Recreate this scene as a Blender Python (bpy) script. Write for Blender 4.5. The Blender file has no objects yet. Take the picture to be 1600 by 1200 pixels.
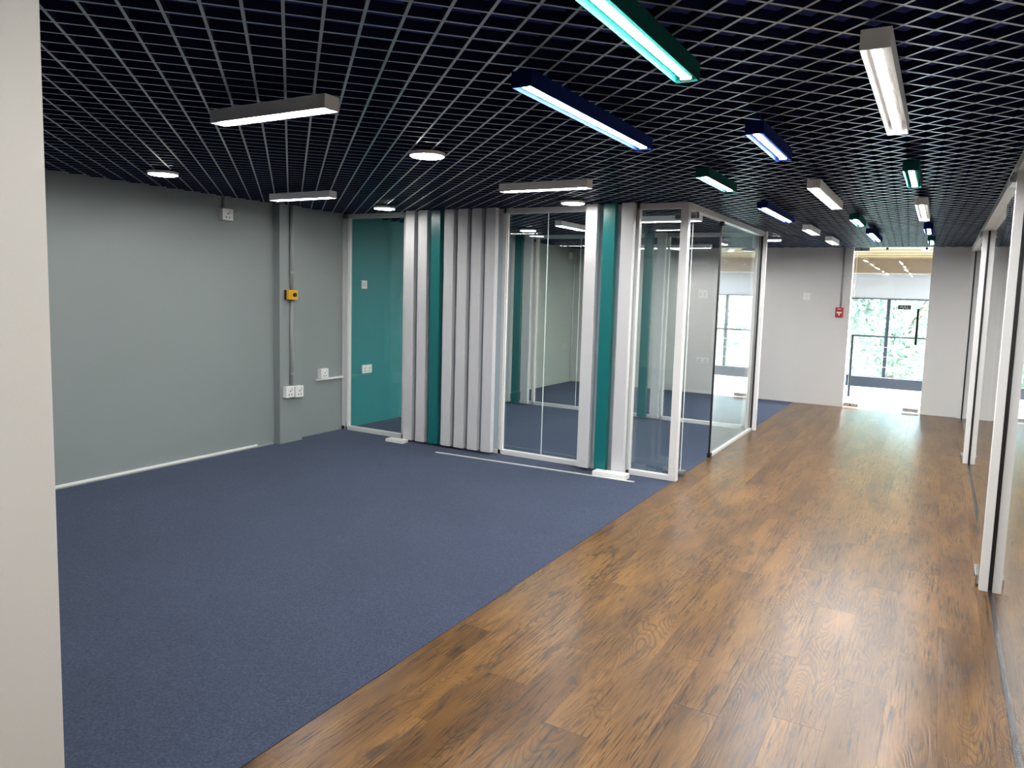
import bpy, bmesh, math, random
from mathutils import Vector, Matrix, noise as mnoise
random.seed(7)
S = bpy.context.scene
COL = S.collection

# ---------------------------------------------------------------- camera
YAW, PIT, ROL, FPX, H = math.radians(30.078), math.radians(5.654), math.radians(1.6356), 1150.44, 1.63
fw = Vector((-math.sin(YAW)*math.cos(PIT), math.cos(YAW)*math.cos(PIT), -math.sin(PIT)))
r0 = Vector((math.cos(YAW), math.sin(YAW), 0)); u0 = r0.cross(fw)
rt = r0*math.cos(ROL) + u0*math.sin(ROL); up = u0*math.cos(ROL) - r0*math.sin(ROL)
cam = bpy.data.cameras.new('camera'); co = bpy.data.objects.new('camera', cam); COL.objects.link(co)
cam.sensor_fit = 'HORIZONTAL'; cam.sensor_width = 36; cam.lens = 36*FPX/1600
cam.shift_y = -31.96/1600; cam.clip_start = .02; cam.clip_end = 200
co.matrix_world = Matrix(((rt.x, up.x, -fw.x, 0), (rt.y, up.y, -fw.y, 0), (rt.z, up.z, -fw.z, H), (0, 0, 0, 1)))
S.camera = co

# ---------------------------------------------------------------- world, sun, exposure
W = bpy.data.worlds.new('sky'); S.world = W; W.use_nodes = True
nt = W.node_tree; sky = nt.nodes.new('ShaderNodeTexSky'); sky.sky_type = 'NISHITA'
sky.sun_disc = False; sky.sun_elevation = math.radians(48); sky.sun_rotation = math.radians(80)
sky.air_density = 1.2; sky.dust_density = 2.5
nt.links.new(sky.outputs[0], nt.nodes['Background'].inputs[0]); nt.nodes['Background'].inputs[1].default_value = 2.1
sd = bpy.data.lights.new('sun', 'SUN'); sd.energy = 2.2; sd.angle = .01; so = bpy.data.objects.new('sun', sd); COL.objects.link(so)
so.rotation_euler = (math.radians(47), 0, math.radians(102)); sd.color = (1, .95, .86)
so.location = (0, 30, 20)
TUBE, DISC = 105.0, 24.0          # lamp radiance
S.view_settings.view_transform = 'Standard'; S.view_settings.look = 'None'
S.view_settings.exposure = 1.56; S.view_settings.gamma = 1; S.view_settings.use_curve_mapping = False
S.cycles.transparent_max_bounces = 32; S.cycles.max_bounces = 12; S.cycles.glossy_bounces = 6; S.cycles.sample_clamp_indirect = 6

# ---------------------------------------------------------------- key dimensions (metres)
XL, XC, XR = -5.82, -1.932, .351
Y1, Y2, Y3 = 6.21, 9.24, 12.23
ZC = 2.42
YB, XE = -3.2, 2.45              # rear of the room, far side of the room on the right

# ---------------------------------------------------------------- materials
def mat(name, col, rough=.5, metal=0, spec=.5, emit=None, bump=0, bscale=200, mottle=0):
    m = bpy.data.materials.new(name); m.use_nodes = True; n = m.node_tree.nodes; l = m.node_tree.links
    b = n['Principled BSDF']; b.inputs['Base Color'].default_value = (*col, 1)
    b.inputs['Roughness'].default_value = rough; b.inputs['Metallic'].default_value = metal
    b.inputs['Specular IOR Level'].default_value = spec
    if emit:
        b.inputs['Emission Color'].default_value = (*emit[0], 1); b.inputs['Emission Strength'].default_value = emit[1]
    tc = n.new('ShaderNodeTexCoord')
    if mottle:
        nz = n.new('ShaderNodeTexNoise'); nz.inputs['Scale'].default_value = 3.0; nz.inputs['Detail'].default_value = 5
        l.new(tc.outputs['Object'], nz.inputs['Vector'])
        mr = n.new('ShaderNodeMapRange'); mr.inputs['To Min'].default_value = 1-mottle; mr.inputs['To Max'].default_value = 1+mottle
        l.new(nz.outputs['Fac'], mr.inputs['Value'])
        mx = n.new('ShaderNodeMix'); mx.data_type = 'RGBA'; mx.blend_type = 'MULTIPLY'; mx.inputs['Factor'].default_value = 1
        mx.inputs['A'].default_value = (*col, 1); l.new(mr.outputs[0], mx.inputs['B']); l.new(mx.outputs['Result'], b.inputs['Base Color'])
    if bump:
        nz = n.new('ShaderNodeTexNoise'); nz.inputs['Scale'].default_value = bscale; nz.inputs['Detail'].default_value = 3
        l.new(tc.outputs['Object'], nz.inputs['Vector'])
        bp = n.new('ShaderNodeBump'); bp.inputs['Strength'].default_value = bump; bp.inputs['Distance'].default_value = .002
        l.new(nz.outputs['Fac'], bp.inputs['Height']); l.new(bp.outputs[0], b.inputs['Normal'])
    return m

def glass(name, tint, f0=.042):
    m = bpy.data.materials.new(name); m.use_nodes = True; n = m.node_tree.nodes; l = m.node_tree.links
    n.remove(n['Principled BSDF']); out = n['Material Output']
    lw = n.new('ShaderNodeLayerWeight'); lw.inputs['Blend'].default_value = .5
    pw = n.new('ShaderNodeMath'); pw.operation = 'POWER'; pw.inputs[1].default_value = 5; l.new(lw.outputs['Facing'], pw.inputs[0])
    ma = n.new('ShaderNodeMath'); ma.operation = 'MULTIPLY_ADD'; ma.inputs[1].default_value = 1-f0; ma.inputs[2].default_value = f0
    l.new(pw.outputs[0], ma.inputs[0])
    tr = n.new('ShaderNodeBsdfTransparent'); tr.inputs[0].default_value = (*tint, 1)
    gl = n.new('ShaderNodeBsdfGlossy'); gl.inputs['Roughness'].default_value = .0; gl.inputs['Color'].default_value = (1, 1, 1, 1)
    mx = n.new('ShaderNodeMixShader'); l.new(ma.outputs[0], mx.inputs[0]); l.new(tr.outputs[0], mx.inputs[1]); l.new(gl.outputs[0], mx.inputs[2])
    l.new(mx.outputs[0], out.inputs[0]); return m

def carpet_mat():
    m = mat('carpet', (.03, .05, .1), .95, spec=.1); n = m.node_tree.nodes; l = m.node_tree.links; b = n['Principled BSDF']
    tc = n.new('ShaderNodeTexCoord')
    def nz(s, d=4, r=.6):
        q = n.new('ShaderNodeTexNoise'); q.inputs['Scale'].default_value = s; q.inputs['Detail'].default_value = d; q.inputs['Roughness'].default_value = r
        l.new(tc.outputs['Object'], q.inputs['Vector']); return q
    a, c, d = nz(95, 6, .85), nz(1.3), nz(420, 2)
    r = n.new('ShaderNodeValToRGB'); e = r.color_ramp.elements
    e[0].position = .36; e[0].color = (.008, .012, .025, 1); e[1].position = .66; e[1].color = (.060, .075, .121, 1)
    x = e.new(.5); x.color = (.022, .030, .055, 1)
    l.new(a.outputs['Fac'], r.inputs[0])
    mr = n.new('ShaderNodeMapRange'); mr.inputs['From Min'].default_value = .3; mr.inputs['From Max'].default_value = .7
    mr.inputs['To Min'].default_value = .86; mr.inputs['To Max'].default_value = 1.14; l.new(c.outputs['Fac'], mr.inputs['Value'])
    mx = n.new('ShaderNodeMix'); mx.data_type = 'RGBA'; mx.blend_type = 'MULTIPLY'; mx.inputs['Factor'].default_value = 1
    l.new(r.outputs[0], mx.inputs['A']); l.new(mr.outputs[0], mx.inputs['B']); l.new(mx.outputs['Result'], b.inputs['Base Color'])
    bp = n.new('ShaderNodeBump'); bp.inputs['Strength'].default_value = .7; bp.inputs['Distance'].default_value = .006
    l.new(a.outputs['Fac'], bp.inputs['Height']); l.new(bp.outputs[0], b.inputs['Normal'])
    b.inputs['Sheen Weight'].default_value = .25; b.inputs['Sheen Tint'].default_value = (.5, .6, .8, 1)
    return m

def wood_mat():
    m = mat('plank_wood', (.3, .16, .07), .3, spec=.24); n = m.node_tree.nodes; l = m.node_tree.links; b = n['Principled BSDF']
    tc = n.new('ShaderNodeTexCoord'); oi = n.new('ShaderNodeObjectInfo')
    w = n.new('ShaderNodeMath'); w.operation = 'MULTIPLY'; w.inputs[1].default_value = 97.0; l.new(oi.outputs['Random'], w.inputs[0])
    def nz(sx, sy, detail=3, rough=.55, dist=0, dw=0):
        mp = n.new('ShaderNodeMapping'); mp.inputs['Scale'].default_value = (sx, sy, 1); l.new(tc.outputs['Object'], mp.inputs['Vector'])
        q = n.new('ShaderNodeTexNoise'); q.noise_dimensions = '4D'; q.inputs['Scale'].default_value = 1; q.inputs['Detail'].default_value = detail
        q.inputs['Roughness'].default_value = rough; q.inputs['Distortion'].default_value = dist
        aw = n.new('ShaderNodeMath'); aw.operation = 'ADD'; aw.inputs[1].default_value = dw; l.new(w.outputs[0], aw.inputs[0])
        l.new(mp.outputs[0], q.inputs['Vector']); l.new(aw.outputs[0], q.inputs['W']); return q.outputs['Fac']
    def math_(op, a, c=None, d=None):
        q = n.new('ShaderNodeMath'); q.operation = op
        for i, v in enumerate((a, c, d)):
            if v is None: continue
            if isinstance(v, (int, float)): q.inputs[i].default_value = v
            else: l.new(v, q.inputs[i])
        return q.outputs[0]
    def rng(v, f0, f1, t0, t1):
        q = n.new('ShaderNodeMapRange'); l.new(v, q.inputs['Value'])
        for k, x in zip(('From Min', 'From Max', 'To Min', 'To Max'), (f0, f1, t0, t1)): q.inputs[k].default_value = x
        return q.outputs[0]
    def mix(f, a, c, mode='MIX'):
        q = n.new('ShaderNodeMix'); q.data_type = 'RGBA'; q.blend_type = mode
        for k, v in (('Factor', f), ('A', a), ('B', c)):
            if isinstance(v, (int, float)): q.inputs[k].default_value = v
            elif isinstance(v, tuple): q.inputs[k].default_value = (*v, 1)
            else: l.new(v, q.inputs[k])
        return q.outputs['Result']
    tone = rng(nz(6, 1.3, 3), .33, .67, 0, 1)
    col = mix(tone, (.088, .041, .0115), (.208, .107, .030))
    streak = nz(340, 9, 3, .6, .1, 3.1)
    col = mix(rng(streak, .42, .68, 0, .55), col, (.050, .025, .010))
    ring_n = nz(7.5, 1.5, 1.2, .4, .2, 11.7)                       # contour lines of a smooth field: cathedral figure
    ring = math_('PINGPONG', math_('MULTIPLY', ring_n, 60), 1)
    ringmask = rng(nz(5, 1.2, 1, .5, 0, 21.3), .46, .58, .05, 1)
    col = mix(math_('MULTIPLY', rng(ring, .0, .5, .7, 0), ringmask), col, (.034, .017, .008))
    fleckmask = rng(nz(9, 2.6, 2, .5, 0, 44.4), .38, .56, 0, 1)
    fleck = math_('MULTIPLY', rng(nz(115, 5.5, 3, .65, .12, 51.7), .505, .60, 0, .95), fleckmask)
    col = mix(fleck, col, (.022, .012, .006))
    stain = rng(nz(10, 3.6, 4, .6, .6, 37.9), .575, .67, 0, 1)
    stain = math_('MULTIPLY', stain, rng(streak, .3, .6, .55, 1))
    col = mix(math_('MULTIPLY', stain, .82), col, (.020, .014, .010))
    col = mix(1.0, col, rng(oi.outputs['Random'], 0, 1, .80, 1.10), 'MULTIPLY')
    l.new(col, b.inputs['Base Color'])
    l.new(rng(streak, .3, .7, .276, .31), b.inputs['Roughness'])
    hgt = math_('ADD', math_('MULTIPLY', math_('MULTIPLY', ring, ringmask), .8), math_('MULTIPLY', streak, .35))
    bp = n.new('ShaderNodeBump'); bp.inputs['Strength'].default_value = .22; bp.inputs['Distance'].default_value = .0015
    l.new(hgt, bp.inputs['Height']); l.new(bp.outputs[0], b.inputs['Normal'])
    return m

M = dict(
    grey_wall=mat('grey_wall_paint', (.252, .287, .282), .55, bump=.12, bscale=260, mottle=.03),
    pale_wall=mat('pale_wall_paint', (.60, .63, .57), .6, bump=.1, bscale=260, mottle=.02),
    white_wall=mat('white_wall_paint', (.70, .69, .67), .6, bump=.1, bscale=260, mottle=.02),
    cream_wall=mat('cream_wall_paint', (.60, .575, .535), .65, bump=.08, bscale=240, mottle=.015),
    teal_wall=mat('teal_wall_paint', (.003, .215, .232), .5, bump=.1, bscale=260, mottle=.03),
    frame=mat('white_powder_coat', (.70, .70, .69), .32),
    slat=mat('white_slat_laminate', (.60, .60, .61), .42, bump=.15, bscale=500),
    teal_slat=mat('teal_slat_laminate', (.007, .150, .150), .33),
    backing=mat('blue_grey_backing', (.50, .60, .64), .4),
    black=mat('black_rubber', (.008, .008, .009), .45),
    steel=mat('brushed_steel', (.62, .62, .60), .22, 1),
    alu=mat('anodised_aluminium', (.86, .86, .86), .38, .6),
    dark_steel=mat('dark_floor_channel', (.05, .052, .055), .25, .7),
    white_plastic=mat('white_plastic', (.82, .82, .80), .35),
    grey_conduit=mat('grey_painted_conduit', (.30, .325, .315), .4),
    pale_conduit=mat('steel_grey_conduit', (.34, .34, .33), .4),
    red=mat('red_plastic', (.42, .012, .015), .35),
    yellow=mat('yellow_plastic', (.78, .42, .01), .4),
    navy=mat('plenum_paint', (.05, .075, .34), .9, spec=.1),
    blade=mat('grid_blade_navy', (.005, .009, .045), .6, spec=.2),
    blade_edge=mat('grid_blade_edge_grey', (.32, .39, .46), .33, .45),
    lamp_white=mat('lamp_white_enamel', (.90, .895, .88), .4),
    lamp_teal=mat('lamp_teal_enamel', (.004, .078, .068), .75, spec=.08),
    lamp_blue=mat('lamp_blue_enamel', (.004, .016, .11), .75, spec=.08),
    tube=mat('lit_tube', (1, 1, 1), .4, emit=((1, .985, .975), TUBE)),
    disc=mat('lit_disc', (1, 1, 1), .4, emit=((1, .97, .93), DISC)),
    wood=wood_mat(), carpet=carpet_mat(),
    subfloor=mat('dark_underlay', (.09, .05, .025), .8),
    glass=glass('clear_glass', (.955, .975, .970)),
    glass_edge=mat('bright_glass_edge', (.72, .84, .80), .15),
    tile=mat('pale_floor_tile', (.80, .80, .79), .25, mottle=.03), grout=mat('grout', (.35, .35, .34), .8),
    timber=mat('honey_timber', (.15, .098, .040), .5, mottle=.12), beam=mat('brown_timber', (.092, .065, .036), .5, mottle=.1),
    blind=mat('blind_fabric', (.175, .18, .185), .8, bump=.1, bscale=400), win=mat('window_frame_grey', (.012, .017, .024), .75, spec=.15),
    pale=mat('pale_render', (.72, .75, .78), .7), leaf=mat('leaf', (.13, .235, .185), .5), leaf2=mat('leaf_pale', (.18, .28, .195), .5),
    bark=mat('bark', (.14, .10, .07), .9, mottle=.2), grass=mat('lawn', (.13, .2, .11), .9, mottle=.2),
    sign=mat('sign_dark_green', (.01, .022, .02), .4), letter=mat('sign_white', (.8, .8, .8), .5),
)

# ---------------------------------------------------------------- helpers
class MB:
    def __init__(s): s.v = []; s.f = []; s.m = []
    def box(s, x0, x1, y0, y1, z0, z1, mi=0, bottom=None):
        k = len(s.v)
        s.v += [(x, y, z) for z in (z0, z1) for y in (y0, y1) for x in (x0, x1)]
        s.f += [(k, k+2, k+3, k+1), (k+4, k+5, k+7, k+6), (k, k+1, k+5, k+4), (k+2, k+6, k+7, k+3), (k, k+4, k+6, k+2), (k+1, k+3, k+7, k+5)]
        s.m += [mi if bottom is None else bottom] + [mi]*5
        return s
    def cyl(s, p, q, r, n=12, r2=None):
        p, q = Vector(p), Vector(q); d = (q-p).normalized(); a = d.orthogonal().normalized(); b = d.cross(a); k = len(s.v)
        r2 = r if r2 is None else r2
        for c, rr in ((p, r), (q, r2)):
            for i in range(n):
                t = 2*math.pi*i/n; s.v.append(tuple(c + (a*math.cos(t) + b*math.sin(t))*rr))
        for i in range(n):
            j = (i+1) % n; s.f.append((k+i, k+j, k+n+j, k+n+i)); s.m.append(0)
        s.f.append(tuple(k+i for i in reversed(range(n)))); s.f.append(tuple(k+n+i for i in range(n))); s.m += [0, 0]
        return s
    def poly(s, pts): k = len(s.v); s.v += [tuple(p) for p in pts]; s.f.append(tuple(range(k, k+len(pts)))); s.m.append(0); return s
    def mesh(s, name, mats, off=(0, 0, 0), bevel=0, smooth=False):
        me = bpy.data.meshes.new(name)
        me.from_pydata([(a-off[0], b-off[1], c-off[2]) for a, b, c in s.v], [], s.f)
        for q in (mats if isinstance(mats, (list, tuple)) else [mats]): me.materials.append(q)
        for p, i in zip(me.polygons, s.m): p.material_index = i; p.use_smooth = smooth
        bm = bmesh.new(); bm.from_mesh(me)
        bmesh.ops.recalc_face_normals(bm, faces=bm.faces)
        if bevel: bmesh.ops.bevel(bm, geom=bm.edges[:], offset=bevel, segments=2, affect='EDGES', profile=.6)
        bm.to_mesh(me); bm.free(); return me
def root_loc(o):
    while o.parent: o = o.parent
    return o.location
def link(name, me, parent=None, loc=None):
    o = bpy.data.objects.new(name, me); COL.objects.link(o)
    if parent: o.parent = parent
    if loc is not None: o.location = loc
    return o
def part(name, mb, mats, parent, bevel=0, smooth=False, label=None):
    o = link(name, mb.mesh(name, mats, root_loc(parent), bevel, smooth), parent)
    if label: o['label'] = label
    return o
def tag(o, label, cat, group=None, kind=None):
    o['label'] = label; o['category'] = cat
    if group: o['group'] = group
    if kind: o['kind'] = kind
    return o
def thing(name, label, cat, loc, group=None, kind=None):
    o = bpy.data.objects.new(name, None); COL.objects.link(o); o.location = loc; o.empty_display_size = .1
    return tag(o, label, cat, group, kind)
def solo(name, mb, mats, label, cat, loc=None, group=None, kind=None, bevel=0, smooth=False):
    loc = loc or (0, 0, 0)
    return tag(link(name, mb.mesh(name, mats, loc, bevel, smooth), None, loc), label, cat, group, kind)
def struct(name, mb, mats, label, cat, loc=None): return solo(name, mb, mats, label, cat, loc, kind='structure')
B = lambda *a: MB().box(*a)

# ================================================================ SETTING
# floor: planks laid along the corridor, each a board of its own
floor = struct('floor', B(XC, XE+.15, YB-.15, Y3+.15, -.12, -.008), M['subfloor'], 'wood plank floor running down the corridor', 'floor')
PW, PL = .185, 1.22
pm = {}
def plank(x0, w, y0, y1):
    key = (round(w, 4), round(y1-y0, 4))
    if key not in pm:
        g = .0003; bx = B(g, w-g, g, key[1]-g, -.008, 0)
        pm[key] = bx.mesh('plank', M['wood'], bevel=0)
    link('plank', pm[key], floor, (x0, y0, 0))
row = 0; x = XC
OFF = (0, .62, .27, .94, .43, .78, .1, .55)
while x < XE-.01:
    w = min(PW, XE-x); y = YB - OFF[row % 8]*PL
    while y < Y3-.001:
        a, b_ = max(y, YB), min(y+PL, Y3)
        if b_-a > .02: plank(x, w, a, b_)
        y += PL
    x += PW; row += 1
# carpet field in front, inside the office and in the back room
cb = B(XL, XC, YB, Y3, -.12, .003)
carpet = struct('floor_carpet', cb, M['carpet'], 'navy blue carpet covering the left side of the floor', 'carpet')

# walls
T = .16
struct('wall_left', B(XL-T, XL, YB-T, Y1+.03, 0, ZC+.3), M['grey_wall'], 'plain grey painted wall on the left of the carpet', 'wall')
struct('wall_left_office', B(XL-T, XL, Y1+.03, Y2, 0, ZC+.3), M['teal_wall'], 'teal painted wall inside the glass office', 'wall')
struct('wall_left_far', B(XL-T, XL, Y2, Y3+T, 0, ZC+.3), M['pale_wall'], 'pale green-grey wall seen through both glass partitions', 'wall')
DX0, DX1 = -1.207, -.170
struct('wall_back', B(XL, DX0, Y3, Y3+T, 0, ZC+.3), M['white_wall'], 'white end wall left of the bright doorway', 'wall')
struct('wall_back_right', B(DX1, XE+T, Y3, Y3+T, 0, ZC+.3), M['white_wall'], 'white end wall right of the bright doorway', 'wall')
struct('wall_back_header', B(DX0, DX1, Y3, Y3+T, ZC+.035, ZC+.3), M['white_wall'], 'short wall band above the bright doorway', 'wall')
struct('wall_right', B(XE, XE+T, YB-T, Y3, 0, ZC+.3), M['white_wall'], 'white wall of the room behind the right-hand glass', 'wall')
struct('wall_rear', B(XL, XE, YB-T, YB, 0, ZC+.3), M['cream_wall'], 'cream wall behind the viewer', 'wall')
NX, NY = -1.40, 0.7356
struct('wall_near', B(NX-.14, NX, YB, NY, 0, ZC+.02), M['cream_wall'], 'cream wall edge close by at the left of the picture', 'wall')
# trim strip along the foot of the grey wall
t = thing('trim_1', 'thin white trim strip lying along the foot of the grey wall', 'trim', (XL+.02, 2.6, .003), kind='structure')
part('strip', B(XL, XL+.012, 2.2, 5.0, .012, .029), M['white_plastic'], t)
part('carpet_lip', B(XL+.0, XL+.03, 2.2, 5.2, .003, .012), M['grey_conduit'], t)

# ceiling: open-cell grid of crossed blades set diagonally under a dark void
cv = MB()
z0, z1, e = ZC, 3.0, .02
cv.box(XL-T-.05, XE+T+.05, YB-T-.05, Y3+T+.05, z1, z1+.1)
cv.box(XL-T-.15, XL-T+.02, YB-T-.05, Y3+T+.05, z0+.02, z1).box(XE+T-.02, XE+T+.15, YB-T-.05, Y3+T+.05, z0+.02, z1)
cv.box(XL-T-.05, XE+T+.05, YB-T-.15, YB-T+.02, z0+.02, z1).box(XL-T-.05, XE+T+.05, Y3+T-.02, Y3+T+.15, z0+.06, z1)
ceiling = struct('ceiling', cv, M['navy'], 'open black cell-grid ceiling under a dark navy void', 'ceiling')
GA = math.radians(136.9)
RX0, RX1, RY0, RY1 = XL+.005, XE-.005, YB+.005, Y3-.005
def clip(nx, ny, c):       # segment of line n.p=c inside the room rectangle
    pts = []
    for X in (RX0, RX1):
        Y = (c-nx*X)/ny
        if RY0 <= Y <= RY1: pts.append((X, Y))
    for Y in (RY0, RY1):
        X = (c-ny*Y)/nx
        if RX0 < X < RX1: pts.append((X, Y))
    return pts[:2] if len(pts) >= 2 else None
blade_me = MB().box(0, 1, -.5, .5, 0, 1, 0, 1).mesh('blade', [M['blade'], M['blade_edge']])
extra = MB()
def blades(ang, first, step, cell):
    d = Vector((math.cos(ang), math.sin(ang))); nrm = Vector((math.sin(ang), -math.cos(ang)))
    if nrm.y < 0: nrm = -nrm
    cs = [RX*nrm.x+RY*nrm.y for RX in (RX0, RX1) for RY in (RY0, RY1)]
    k0 = math.ceil((min(cs)-first)/step); k1 = math.floor((max(cs)-first)/step)
    for k in range(k0, k1+1):
        s = clip(nrm.x, nrm.y, first+k*step)
        if not s: continue
        a, b_ = Vector(s[0]), Vector(s[1]); L = (b_-a).length
        if L < .05: continue
        if b_.dot(d) < a.dot(d): a, b_ = b_, a
        o = link('grid_blade', blade_me, ceiling, (a.x, a.y, ZC)); o.rotation_euler.z = math.atan2((b_-a).y, (b_-a).x)
        o.scale = (L, .0105, .030 if cell else .029)
blades(GA, -.361, .1137, 0)
blades(GA-math.pi/2, 2.585, .1136, 1)

# ================================================================ GLASS PARTITIONS
FR = M['frame']
def slat(parent, cx, yf, m, label=None, w=.112, d=.06, z0=.03, z1=ZC-.004):
    return part('slat', B(cx-w/2, cx+w/2, yf, yf+d, z0, z1), m, parent, bevel=.0025, label=label)
def pane(parent, x0, x1, y0, y1, z0, z1): return part('glass_pane', B(x0, x1, y0, y1, z0, z1), M['glass'], parent)
YF = Y1                                   # front face of the frame
p1 = thing('glass_partition', 'white framed glass office front with white and teal vertical slats facing the carpet', 'partition', (-3.88, Y1+.03, 0))
part('bottom_rail', B(XL, -1.905, YF, YF+.06, .003, .048), FR, p1, .003)
part('top_rail', B(XL, -1.905, YF, YF+.06, ZC-.052, ZC-.001), FR, p1, .003)
for a, b_ in ((XL, XL+.045), (-5.765, -5.735), (-4.96, -4.915), (-3.737, -3.70), (-2.865, -2.825), (-2.375, -2.345), (-1.976, -1.908)):
    part('post', B(a, b_, YF-.004 if a > -2 else YF, YF+.064 if a > -2 else YF+.06, .003, ZC-.001), FR, p1, .003)
part('wall_channel', B(XL+.045, -5.765, YF+.012, YF+.05, .048, ZC-.05), M['white_plastic'], p1)
G0, G1 = YF+.024, YF+.034
for a, b_ in ((-5.735, -4.96), (-3.70, -3.262), (-3.258, -2.865), (-2.345, -1.976)):
    pane(p1, a, b_, G0, G1, .048, ZC-.052)
part('pane_joint', B(-3.262, -3.258, G0-.001, G1+.001, .048, ZC-.052), M['glass_edge'], p1)
for a in (-5.735, -3.70, -2.375):
    q = .014
    part('glazing_bead', B(a, a+q, G0-.014, G0-.001, .048, ZC-.052), M['white_plastic'], p1)
for a, b_ in ((-4.915, -3.737), (-2.825, -2.375)):
    part('backing_panel', B(a, b_, YF+.004, YF+.02, .048, ZC-.052), M['backing'], p1)
for i in range(7): slat(p1, -4.785+.163*i, 6.09, M['teal_slat'] if i == 2 else M['slat'], 'teal slat' if i == 2 else None)
for cx, m in ((-2.752, 0), (-2.582, 1), (-2.412, 0)): slat(p1, cx, 6.09, M['teal_slat'] if m else M['slat'], 'teal slat' if m else None)

# corridor side of the office
p2 = thing('glass_partition', 'glass office side along the wood corridor with black edged fixed pane', 'partition', (-1.932, 8.3, 0))
part('top_rail', B(-1.965, -1.900, YF+.066, Y2-.005, ZC-.055, ZC-.001), FR, p2, .003)
part('post', B(-1.995, -1.965, Y2, Y2+.055, .003, ZC-.001), FR, p2, .003)
part('post', B(-1.915, -1.872, Y2, Y2+.055, .003, ZC-.001), FR, p2, .003)
part('seal', B(-1.965, -1.915, Y2+.002, Y2+.045, .003, ZC-.056), M['black'], p2)
pane(p2, -1.938, -1.926, 7.385, Y2-.001, .032, ZC-.055)
part('edge_seal', B(-1.941, -1.923, 7.37, 7.385, .032, ZC-.055), M['black'], p2)
part('bottom_channel', B(-1.947, -1.917, 7.39, Y2-.004, .003, .032), FR, p2)
part('corner_fitting', B(-1.95, -1.914, 7.365, 7.42, .003, .05), M['black'], p2)
part('corner_fitting', B(-1.95, -1.914, 7.365, 7.42, ZC-.10, ZC-.055), M['black'], p2)

def glass_door(name, label, hinge, ang, width, handle_at, z1=ZC-.065, hz=(.85, 1.35), pt=.034):
    """frameless leaf; local +x runs from hinge to free edge"""
    d = thing(name, label, 'door', (hinge[0], hinge[1], .003), kind='structure')
    d.rotation_euler.z = ang
    def lp(nm, mb, m, par=d, bev=0, sm=False): return link(nm, mb.mesh(nm, m, (0, 0, 0), bev, sm), par)
    lp('glass_leaf', B(.0, width, -.006, .006, .012, z1), M['glass'])
    lp('leaf_edge', B(-.002, 0, -.006, .006, .012, z1), M['glass_edge'])
    for za, zb in ((.006, .062), (z1-.056, z1)):
        pf = lp('patch_fitting', B(-.045, .165, -pt, pt, za, zb), M['steel'], d, .003)
        lp('pivot', MB().cyl((.05, -pt-.003, (za+zb)/2), (.05, pt+.003, (za+zb)/2), .012), M['black'], pf)
    if handle_at:
        for s in (-1, 1):
            hd = lp('pull_handle', MB().cyl((handle_at, s*.05, hz[0]), (handle_at, s*.05, hz[1]), .0125 if name != 'door_2' else .017), M['steel' if name != 'door_2' else 'black'], d, 0, True)
            for zz in (hz[0]+.06, hz[1]-.06): lp('standoff', MB().cyl((handle_at, 0, zz), (handle_at, s*.05, zz), .008), M['steel' if name != 'door_2' else 'black'], hd)
    return d
glass_door('door_1', 'frameless glass office door swung open behind the corner post', (-1.932, 6.42), math.radians(173), .93, .87, pt=.019)
# second partition, between the office and the back room
p3 = thing('glass_partition', 'second glass partition seen through the office, between office and back room', 'partition', (-3.88, Y2+.03, 0))
part('bottom_rail', B(XL, -1.998, Y2, Y2+.055, .003, .048), FR, p3, .003)
part('top_rail', B(XL, -1.998, Y2, Y2+.055, ZC-.052, ZC-.001), FR, p3, .003)
for a, b_ in ((XL, XL+.045), (-5.015, -4.98), (-3.66, -3.62), (-3.10, -3.07), (-2.04, -1.998)):
    part('post', B(a, b_, Y2, Y2+.055, .003, ZC-.001), FR, p3, .003)
for a, b_ in ((XL+.045, -5.015), (-4.98, -4.33), (-4.326, -3.66), (-3.62, -3.10), (-3.07, -2.04)):
    pane(p3, a, b_, Y2+.022, Y2+.032, .048, ZC-.052)
part('pane_joint', B(-4.33, -4.326, Y2+.021, Y2+.033, .048, ZC-.052), M['glass_edge'], p3)
for cx, m in ((-5.385, 0), (-5.23, 1), (-5.075, 0), (-3.50, 0), (-3.31, 1), (-3.14, 0)):
    slat(p3, cx, Y2-.12, M['teal_slat'] if m else M['slat'], 'teal slat' if m else None)

# right-hand glass wall of the corridor
p4 = thing('glass_partition', 'long glass wall with paired white posts on the right of the corridor', 'partition', (XR, 5.2, 0))
part('top_rail', B(.300, .416, -1.6, Y3-.002, ZC-.062, ZC-.001), FR, p4, .003)
for y in (4.88, 8.76, Y3-.056):
    part('post', B(.300, .344, y, y+.054, 0, ZC-.063), FR, p4, .003)
    part('post', B(.374, .416, y, y+.054, 0, ZC-.063), FR, p4, .003)
    part('seal', B(.344, .374, y+.006, y+.05, 0, ZC-.063), M['black'], p4)
for a, b_ in ((-1.6, 1.9), (1.904, 4.88), (6.13, 8.76), (10.0, Y3-.056)):
    pane(p4, .354, .364, a, b_, .014, ZC-.062)
    part('floor_channel', B(.344, .374, a, b_, 0, .014), M['dark_steel'], p4)
for y in (6.11, 9.98):
    part('edge_seal', B(.349, .369, y, y+.018, .0, ZC-.063), M['black'], p4)
    part('corner_fitting', B(.335, .383, y-.01, y+.06, 0, .05), M['dark_steel'], p4)
glass_door('door_3', 'closed frameless glass door just past the nearest right-hand post', (.335, 5.0), math.pi/2, 1.06, None, pt=.052)
glass_door('door_4', 'closed frameless glass door past the second right-hand post', (.335, 8.88), math.pi/2, 1.06, None, pt=.052)

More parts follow.
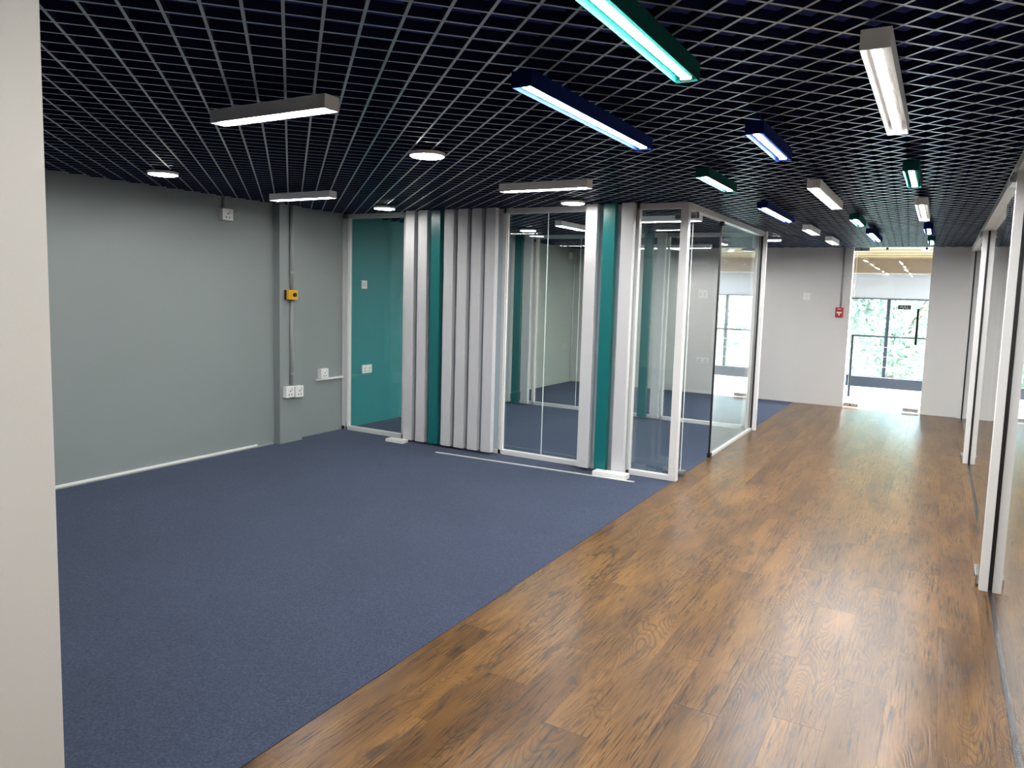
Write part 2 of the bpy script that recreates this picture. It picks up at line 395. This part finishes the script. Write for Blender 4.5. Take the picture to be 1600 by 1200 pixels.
# end door
d2 = glass_door('door_2', 'frameless glass end door with PULL sign and black bar handle', (DX0+.05, Y3+.06), 0, DX1-DX0-.06, DX1-DX0-.175, z1=ZC-.0, hz=(1.0, 1.53))
lx = lambda x: x-(DX0+.05)
def dpart(nm, mb, m, par=None): return link(nm, mb.mesh(nm, m), par or d2)
dpart('lock_patch', B(lx(-.40), lx(-.19), -.022, .022, .006, .062), M['steel'])
sg = dpart('pull_sign', B(lx(-.562), lx(-.392), -.011, -.0075, 1.513, 1.578), M['sign']); sg['label'] = 'dark sign reading PULL'
fc = bpy.data.curves.new('pull_text', 'FONT'); fc.body = 'PULL'; fc.size = .047; fc.align_x = 'CENTER'; fc.align_y = 'CENTER'; fc.extrude = .0006; fc.offset = .0006; fc.space_character = 1.1
fo = bpy.data.objects.new('tmp', fc); COL.objects.link(fo)
fm = bpy.data.meshes.new_from_object(fo.evaluated_get(bpy.context.evaluated_depsgraph_get())); bpy.data.objects.remove(fo); fm.materials.clear(); fm.materials.append(M['letter'])
tx = link('sign_lettering', fm, sg, (lx(-.477), -.012, 1.5455)); tx.rotation_euler.x = math.pi/2
for x in (-.76, -.25):
    dpart('top_stop', MB().cyl((lx(x), -.03, ZC-.02), (lx(x), .03, ZC-.02), .018, 16), M['black'])

# ================================================================ LAMPS
cache = {}
def tube_lamp(length, colour, x, y, along_y, label, group):
    key = (length, colour)
    L = length/2
    if key not in cache:
        w, h, t_ = .040, .056, .003
        hm = MB().box(-L, L, -w, -w+t_, 0, h).box(-L, L, w-t_, w, 0, h).box(-L, -L+t_, -w+t_, w-t_, 0, h).box(L-t_, L, -w+t_, w-t_, 0, h).box(-L+t_, L-t_, -w+t_, w-t_, h-t_, h)
        cm = M['lamp_'+colour]
        tube = MB(); n_ = 7; ring_ = [(.0150*math.cos(t), .0165+.0150*math.sin(t)) for t in [math.radians(208+124*i/(n_-1)) for i in range(n_)]]
        tube.v = [(sx, yy, zz) for sx in (-L+.03, L-.03) for yy, zz in ring_]
        tube.f = [(i, i+1, n_+i+1, n_+i) for i in range(n_-1)] + [tuple(range(n_))[::-1], tuple(range(n_, 2*n_)), (0, n_, 2*n_-1, n_-1)]
        tube.m = [0]*len(tube.f)
        base = MB().box(-L+.02, L-.02, -.0140, .0140, .0100, h-t_)
        ends = [MB().box(s-.009, s+.009, -.018, .018, .004, .05) for s in (-L+.014, L-.014)]
        wire = [MB().cyl((s, 0, h), (s, 0, h+.075), .0016, 6) for s in (-L*.7, L*.7)]
        cache[key] = (hm.mesh('housing', cm), tube.mesh('lamp_tube', M['tube'], smooth=True), base.mesh('batten', M['lamp_white']),
                      [q.mesh('lamp_holder', M['lamp_white']) for q in ends], [q.mesh('suspension_wire', M['steel']) for q in wire])
    a, b_, c, ee, ww = cache[key]
    o = thing('tube_lamp', label, 'ceiling lamp', (x, y, ZC-.09), group)
    if along_y: o.rotation_euler.z = math.pi/2
    link('housing', a, o); link('batten', c, o); link('lamp_tube', b_, o)
    for q in ee: link('lamp_holder', q, o)
    for q in ww: link('suspension_wire', q, o)
G_ = 'tube lamps hung under the cell grid'
S_, LG = .69, 1.22
LAMPS = [
 (S_, 'white', -2.515, 2.25, 0, 'large short white box lamp hung over the near carpet, running across'),
 (S_, 'white', -4.64, 4.47, 0, 'short white box lamp hung nearest the grey wall'),
 (S_, 'white', -2.45, 4.61, 0, 'short white box lamp hung in front of the slatted glass office'),
 (LG, 'teal', -.78, 1.84, 1, 'long teal box lamp cut off by the top edge of the picture'),
 (LG, 'blue', -1.31, 2.88, 1, 'long blue box lamp, the largest blue one, nearest the viewer'),
 (LG, 'white', -.215, 2.95, 1, 'long bright white box lamp at upper right, nearest of the right row'),
 (S_, 'blue', -.755, 3.67, 1, 'short blue box lamp beyond the long teal lamp'),
 (S_, 'teal', -1.285, 4.74, 1, 'short teal box lamp between the two long blue lamps'),
 (LG, 'white', -.76, 5.67, 1, 'long white box lamp in the middle row beyond the short blue lamp'),
 (LG, 'blue', -1.28, 6.67, 1, 'long blue box lamp beside the office corner post'),
 (S_, 'white', -1.255, 8.43, 1, 'short white box lamp in the left row beyond the office corner, the nearer of two'),
 (S_, 'white', -1.235, 9.97, 1, 'farthest short white box lamp of the left row, near the end wall'),
 (S_, 'teal', -.20, 4.89, 1, 'short teal box lamp in the right row behind the long white lamp'),
 (LG, 'white', -.185, 6.77, 1, 'long white box lamp in the right row beyond the teal one'),
 (S_, 'blue', -.17, 8.50, 1, 'short dark blue box lamp in the right row near the end wall'),
 (S_, 'teal', -.16, 10.08, 1, 'farthest lamp of the right row, short teal, above the end door'),
 (S_, 'teal', -.72, 7.47, 1, 'short teal box lamp in the middle row, towards the end wall'),
 (LG, 'blue', -.71, 9.24, 1, 'farthest lamp of the middle row, long blue, before the end door'),
 (S_, 'white', -3.60, 7.46, 1, 'short white box lamp inside the glass office, seen through the middle panes'),
 (S_, 'white', -2.36, 6.95, 0, 'short white box lamp inside the office beside the corner post, running across'),
 (S_, 'white', -4.85, 2.25, 0, 'added short white box lamp for fill, unseen behind the near cream wall edge'),  # added out of view to brighten the left side of the room
 (LG, 'white', -.215, -.35, 1, 'added long white box lamp for fill, unseen behind the viewer'),  # added behind the camera to raise the bounce light
 (LG, 'white', -3.6, 10.9, 0, 'long white box lamp in the back room behind the second partition'),
]
for a in LAMPS: tube_lamp(a[0], a[1], a[2], a[3], a[4], a[5], G_)
disc_me = None
def downlight(x, y, label):
    global disc_me
    if disc_me is None:
        r = MB().cyl((0, 0, .0032), (0, 0, .022), .102, 32, .106)
        dsc = MB().cyl((0, 0, .0), (0, 0, .003), .094, 32, .097)
        clp = [MB().box(s*.1-.008, s*.1+.008, -.006, .006, .022, .04) for s in (-1, 1)]
        disc_me = (r.mesh('rim', M['white_plastic']), dsc.mesh('diffuser', M['disc']), [q.mesh('spring_clip', M['black']) for q in clp])
    o = thing('downlight', label, 'downlight', (x, y, ZC-.034), 'round downlights under the cell grid')
    link('rim', disc_me[0], o); link('diffuser', disc_me[1], o)
    for q in disc_me[2]: link('spring_clip', q, o)
downlight(-4.92, 3.40, 'round lit downlight at far left, by the grey wall')
downlight(-2.64, 3.51, 'largest round downlight, between the two white cross lamps')
downlight(-4.78, 5.68, 'round downlight above the teal wall pane')
downlight(-2.81, 5.82, 'round downlight just before the second group of slats')
downlight(-2.00, 10.28, 'round downlight beyond the end post of the glass office')
downlight(-4.61, 8.27, 'round downlight inside the glass office')

# ================================================================ WALL FITTINGS
def socket(name, label, cat, wall, a, z, w, h, depth, gangs=1, sw=False, group=None):
    """surface box with face plate on a wall; wall=('x',pos) faces +x, ('y',pos) faces -y; a = centre along the wall"""
    ax, pos = wall
    def bx(u0, u1, d0, d1, z0_, z1_):
        return B(pos+d0, pos+d1, a+u0, a+u1, z+z0_, z+z1_) if ax == 'x' else B(a+u0, a+u1, pos-d1, pos-d0, z+z0_, z+z1_)
    o = thing(name, label, cat, (pos, a, z-h/2) if ax == 'x' else (a, pos, z-h/2), group)
    part('back_box', bx(-w/2, w/2, 0, depth, -h/2, h/2), M['white_plastic'], o, .002)
    pl = part('face_plate', bx(-w/2, w/2, depth+.0005, depth+.009, -h/2, h/2), M['white_plastic'], o, .003)
    gw = w/gangs
    for g in range(gangs):
        c = -w/2+gw*(g+.5)
        if sw: part('rocker', bx(c-gw*.28, c+gw*.28, depth+.009, depth+.014, -h*.22, h*.22), M['frame'], pl, .001)
        else:
            part('rocker', bx(c+gw*.12, c+gw*.30, depth+.009, depth+.014, h*.12, h*.34), M['frame'], pl, .001)
            for du, dz in ((0, .08), (-.16, -.24), (.16, -.24)):
                part('pin_slot', bx(c+du*gw-.005, c+du*gw+.005, depth+.009, depth+.0095, dz*h-.007, dz*h+.007), M['black'], pl)
    return o
def tubeobj(name, label, cat, p, q, r, m, clips=()):
    o = thing(name, label, cat, p if p[2] < q[2] else q)
    part('tube', MB().cyl(p, q, r, 12), m, o, smooth=True)
    for z in clips: part('coupling', MB().cyl((p[0], p[1], z-.012), (p[0], p[1], z+.012), r*1.22, 12), m, o)
    return o
# pier with conduit
CX = -5.735
struct('wall_pier', B(XL, CX, 5.225, 5.525, 0, ZC+.3), M['grey_wall'], 'narrow grey pier standing out from the grey wall', 'pier')
tubeobj('conduit', 'grey conduit running down the pier from ceiling to yellow box', 'conduit', (CX+.018, 5.365, 1.575), (CX+.018, 5.365, ZC-.002), .0165, M['grey_conduit'], (1.75, 2.15))
tubeobj('conduit', 'grey conduit running down the pier below the yellow box', 'conduit', (CX+.018, 5.365, .60), (CX+.018, 5.365, 1.475), .0165, M['grey_conduit'], (1.10, .72))
eb = thing('emergency_button', 'yellow push-button box with black back mounted on the grey pier', 'switch box', (CX, 5.345, 1.477))
part('back_box', B(CX, CX+.03, 5.285, 5.405, 1.477, 1.572), M['black'], eb, .002)
part('cover', B(CX+.031, CX+.065, 5.285, 5.405, 1.477, 1.572), M['yellow'], eb, .003)
part('button', MB().cyl((CX+.065, 5.36, 1.525), (CX+.078, 5.36, 1.525), .021, 20), M['black'], eb)
socket('wall_socket', 'left one of the white socket pair low on the grey pier', 'socket', ('x', CX), 5.315, .535, .105, .115, .045)
socket('wall_socket', 'right one of the white socket pair low on the grey pier', 'socket', ('x', CX), 5.432, .53, .105, .115, .055)
socket('wall_socket', 'white socket high on the grey wall just under the ceiling', 'socket', ('x', XL), 4.635, 2.255, .115, .105, .05)
tubeobj('conduit', 'short grey conduit above the high wall socket', 'conduit', (XL+.014, 4.635, 2.31), (XL+.014, 4.635, ZC-.002), .0125, M['grey_conduit'])
socket('wall_socket', 'white socket low on the grey wall beside the office frame', 'socket', ('x', XL), 5.885, .672, .105, .105, .05)
solo('cable_trunking', B(XL+.0005, XL+.03, 5.80, Y1-.004, .596, .617), M['white_plastic'], 'thin white trunking from the low socket to the office frame', 'trunking', (XL+.015, 6.0, .596), bevel=.002)
# inside the office on the teal wall
socket('light_switch', 'white switch on the teal wall inside the office', 'switch', ('x', XL), 6.56, 1.65, .095, .095, .004, 1, True)
socket('wall_socket', 'white double socket on the teal wall inside the office', 'socket', ('x', XL), 6.62, .662, .165, .095, .006, 2)
# back room
socket('wall_socket', 'white socket high in the back room corner seen through the glass', 'socket', ('x', XL), 12.03, 2.28, .12, .105, .05)
tubeobj('conduit', 'white conduit down the back room corner seen through the glass', 'conduit', (XL+.016, 12.16, .05), (XL+.016, 12.16, ZC-.002), .014, M['white_plastic'], (1.2,))
socket('light_switch', 'white double switch on the end wall seen through the open office door', 'switch', ('y', Y3), -3.45, 1.66, .15, .14, .006, 2, True)
socket('wall_socket', 'white double socket low on the end wall seen through the open office door', 'socket', ('y', Y3), -3.40, .56, .2, .09, .006, 2)
# end wall
o = thing('light_switch', 'square white four-rocker switch on the end wall', 'switch', (-1.824, Y3, 1.61))
pl = part('face_plate', B(-1.884, -1.764, Y3-.009, Y3-.0005, 1.612, 1.732), M['white_plastic'], o, .002)
for i in (-1, 1):
    for j in (-1, 1):
        part('rocker', B(-1.824+i*.028-.021, -1.824+i*.028+.021, Y3-.013, Y3-.009, 1.672+j*.028-.022, 1.672+j*.028+.022), M['lamp_white'], pl, .001)
cp = thing('fire_call_point', 'red fire alarm call point on the end wall beside the doorway', 'call point', (-1.342, Y3, 1.37))
bd = part('box', B(-1.398, -1.288, Y3-.05, Y3-.0005, 1.372, 1.516), M['red'], cp, .004)
part('panel', B(-1.380, -1.306, Y3-.0535, Y3-.0505, 1.392, 1.470), M['red'], bd)
part('pull_bar', B(-1.378, -1.308, Y3-.062, Y3-.0540, 1.428, 1.452), M['letter'], bd, .002)
part('pull_stem', B(-1.352, -1.334, Y3-.062, Y3-.0540, 1.395, 1.4275), M['letter'], bd)
part('white_line', B(-1.372, -1.314, Y3-.052, Y3-.0502, 1.486, 1.494), M['letter'], bd)
tubeobj('conduit', 'grey conduit from ceiling down to the red call point', 'conduit', (-1.333, Y3-.016, 1.518), (-1.333, Y3-.016, ZC-.002), .0145, M['pale_conduit'], (2.0,))

# loose bits on the carpet
st = solo('metal_strip', B(-4.25, -2.195, 5.906, 5.934, .003, .011), M['alu'], 'thin bright metal strip lying loose on the carpet before the slats', 'metal strip', (-3.22, 5.92, .003), bevel=.0015)
st.rotation_euler.z = math.atan2(.092, 2.06)
solo('cover_box', B(-4.99, -4.765, 5.985, 6.085, .003, .036), M['white_plastic'], 'small white cover box on the carpet by the first slat', 'cover box', (-4.88, 6.035, .003), bevel=.003)
cb2 = thing('cover_box', 'larger two-piece white cover box on the carpet under the teal slat', 'cover box', (-2.45, 6.03, .003))
part('lid', B(-2.60, -2.507, 5.975, 6.083, .003, .044), M['white_plastic'], cb2, .003)
part('lid', B(-2.505, -2.285, 5.972, 6.083, .003, .047), M['white_plastic'], cb2, .003)

# ================================================================ GALLERY AND WINDOW BEYOND THE END DOOR
YG = Y3+T
lf = struct('floor_gallery', B(-4.5, 3.5, YG-.001, 13.76, -.3, -.012), M['grout'], 'pale tiled gallery floor beyond the end door', 'floor')
tm = B(.002, .286, .002, 13.76-YG-.03, -.012, 0).mesh('tile', M['tile'])
for i in range(20): link('tile', tm, lf, (-3.6+i*.29, YG+.005, 0))
struct('threshold', B(DX0, DX1, Y3, YG, -.1, 0), M['tile'], 'pale threshold strip under the end door', 'threshold')
gc = struct('ceiling_gallery', B(-4.5, 1.1, YG+.01, 18.3, 2.53, 2.65), M['timber'], 'honey timber ceiling beyond the end door', 'ceiling')
for i in range(6):
    yb = 12.9+i*.85
    part('board_joint', B(-4.5, 1.1, yb, yb+.012, 2.522, 2.5295), M['beam'], gc)
solo('timber_beam', B(-4.5, 1.1, 17.55, 17.8, 2.225, 2.529), M['beam'], 'brown timber beam across the ceiling beyond the end door', 'beam', (-.5, 17.67, 2.225), bevel=.006)
sm = thing('smoke_detector', 'round pale detector on the timber ceiling beyond the end door', 'detector', (-.31, 14.3, 2.48))
part('base', MB().cyl((-.31, 14.3, 2.515), (-.31, 14.3, 2.529), .075, 24), M['white_plastic'], sm)
part('cap', MB().cyl((-.31, 14.3, 2.48), (-.31, 14.3, 2.515), .045, 24, .068), M['white_plastic'], sm)
struct('wall_gallery_added', B(-4.66, -4.5, YG+.01, 18.2, -2, 2.65), M['pale'], 'added unseen pale wall keeping sky light out of the gallery', 'wall')  # added out of view, blocks side sky light from gallery ceiling and blind
rl = thing('railing', 'dark steel railing with thin cables at the gallery edge', 'railing', (-.2, 13.68, 0))
for x in (-1.275, 1.4): part('post', B(x-.022, x+.022, 13.66, 13.70, 0, 1.03), M['win'], rl)
part('top_rail', B(-1.297, 2.2, 13.655, 13.705, 1.03, 1.055), M['win'], rl, .003)
for z in (.18, .36, .54, .71, .87): part('cable', MB().cyl((-1.275, 13.68, z), (2.2, 13.68, z), .004, 8), M['steel'], rl)
YW = 18.0
wn = thing('window_1', 'tall dark framed window with trees outside beyond the railing', 'window', (-1, YW, -.3), kind='structure')
part('sill_band', B(-6, 4, YW-.04, YW+.1, -.27, -.03), M['win'], wn)
part('wall_below', B(-6, 4, YW-.03, YW+.12, -2.0, -.27), M['pale'], wn)
part('head', B(-6, 4, YW-.04, YW+.1, 2.2, 2.53), M['pale'], wn)
xs = [-1.0+1.62*k for k in range(-3, 4)]
for x in xs: part('mullion', B(x-.032, x+.032, YW-.04, YW+.06, -.03, 2.2), M['win'], wn)
for a, b_ in zip(xs, xs[1:]): part('glass_pane', B(a+.032, b_-.032, YW, YW+.008, -.03, 2.2), M['glass'], wn)
bl = thing('roller_blind', 'white roller blind lowered over the top of the far window', 'blind', (-1, YW-.1, 1.66))
part('fabric', B(-5, 3.2, YW-.085, YW-.08, 1.69, 2.2), M['blind'], bl)
part('bottom_bar', B(-5, 3.2, YW-.092, YW-.073, 1.665, 1.69), M['win'], bl)
solo('lower_terrace', B(-12, 12, 13.8, YW-.04, -2.05, -2.0), M['pale'], 'pale floor far below the gallery edge', 'floor', kind='structure')
solo('lawn', B(-40, 40, YW+.2, 70, -2.6, -2.5), M['grass'], 'sunlit lawn outside the far window', 'lawn', kind='structure')

def tree(x, y, h, r, seed, label, m):
    rnd = random.Random(seed); o = thing('garden_tree', label, 'tree', (x, y, -2.5), 'trees outside the far window')
    tr = MB().cyl((x, y, -2.5), (x+.1, y, -2.5+h*.55), .14, 8, .08)
    for k in range(4):
        t = k*1.57+rnd.random(); tr.cyl((x+.05, y, -2.5+h*.4), (x+math.cos(t)*r*.6, y+math.sin(t)*r*.6, -2.5+h*.7), .06, 6, .03)
    part('trunk', tr, M['bark'], o)
    f = MB(); cl = [(Vector((rnd.gauss(0, r*.42), rnd.gauss(0, r*.42), h*(.32+.6*rnd.random()))), r*rnd.uniform(.28, .5)) for _ in range(34)]
    for c, rr in cl:
        for _ in range(230):
            d = Vector((rnd.gauss(0, 1), rnd.gauss(0, 1), rnd.gauss(0, 1))).normalized()*rr*rnd.random()**.4 + c + Vector((x, y, -2.5))
            if d.z < -2.4: continue
            a = Vector((rnd.gauss(0, 1), rnd.gauss(0, 1), rnd.gauss(0, 1))).normalized(); b_ = a.orthogonal().normalized(); s = rnd.uniform(.06, .13)
            f.poly([d-a*s, d+b_*s*.5, d+a*s, d-b_*s*.5])
    fo_ = part('foliage', f, m, o); fo_['kind'] = 'stuff'
TR = [(-6.2, 24.5, 5.4, 1.7, 'leaf', 'dark green tree outside, seen left in the far window'), (-1.3, 25.5, 6.0, 1.9, 'leaf2', 'pale green tree outside, centre of the far window'),
      (3.8, 24.6, 5.6, 1.7, 'leaf', 'dark green tree outside, seen right in the far window'), (-4.2, 34.5, 8.2, 2.6, 'leaf2', 'large pale green tree standing behind at the left outside'),
      (2.6, 34.5, 8, 2.6, 'leaf', 'large dark green tree standing behind at the right outside')]
TR += [(-.9, 44, 9, 3.0, 'leaf', 'farthest dark tree outside, behind all the others at the centre')]
for i, (x, y, h, r, mm, lb) in enumerate(TR): tree(x, y, h, r, 40+i, lb, M[mm])
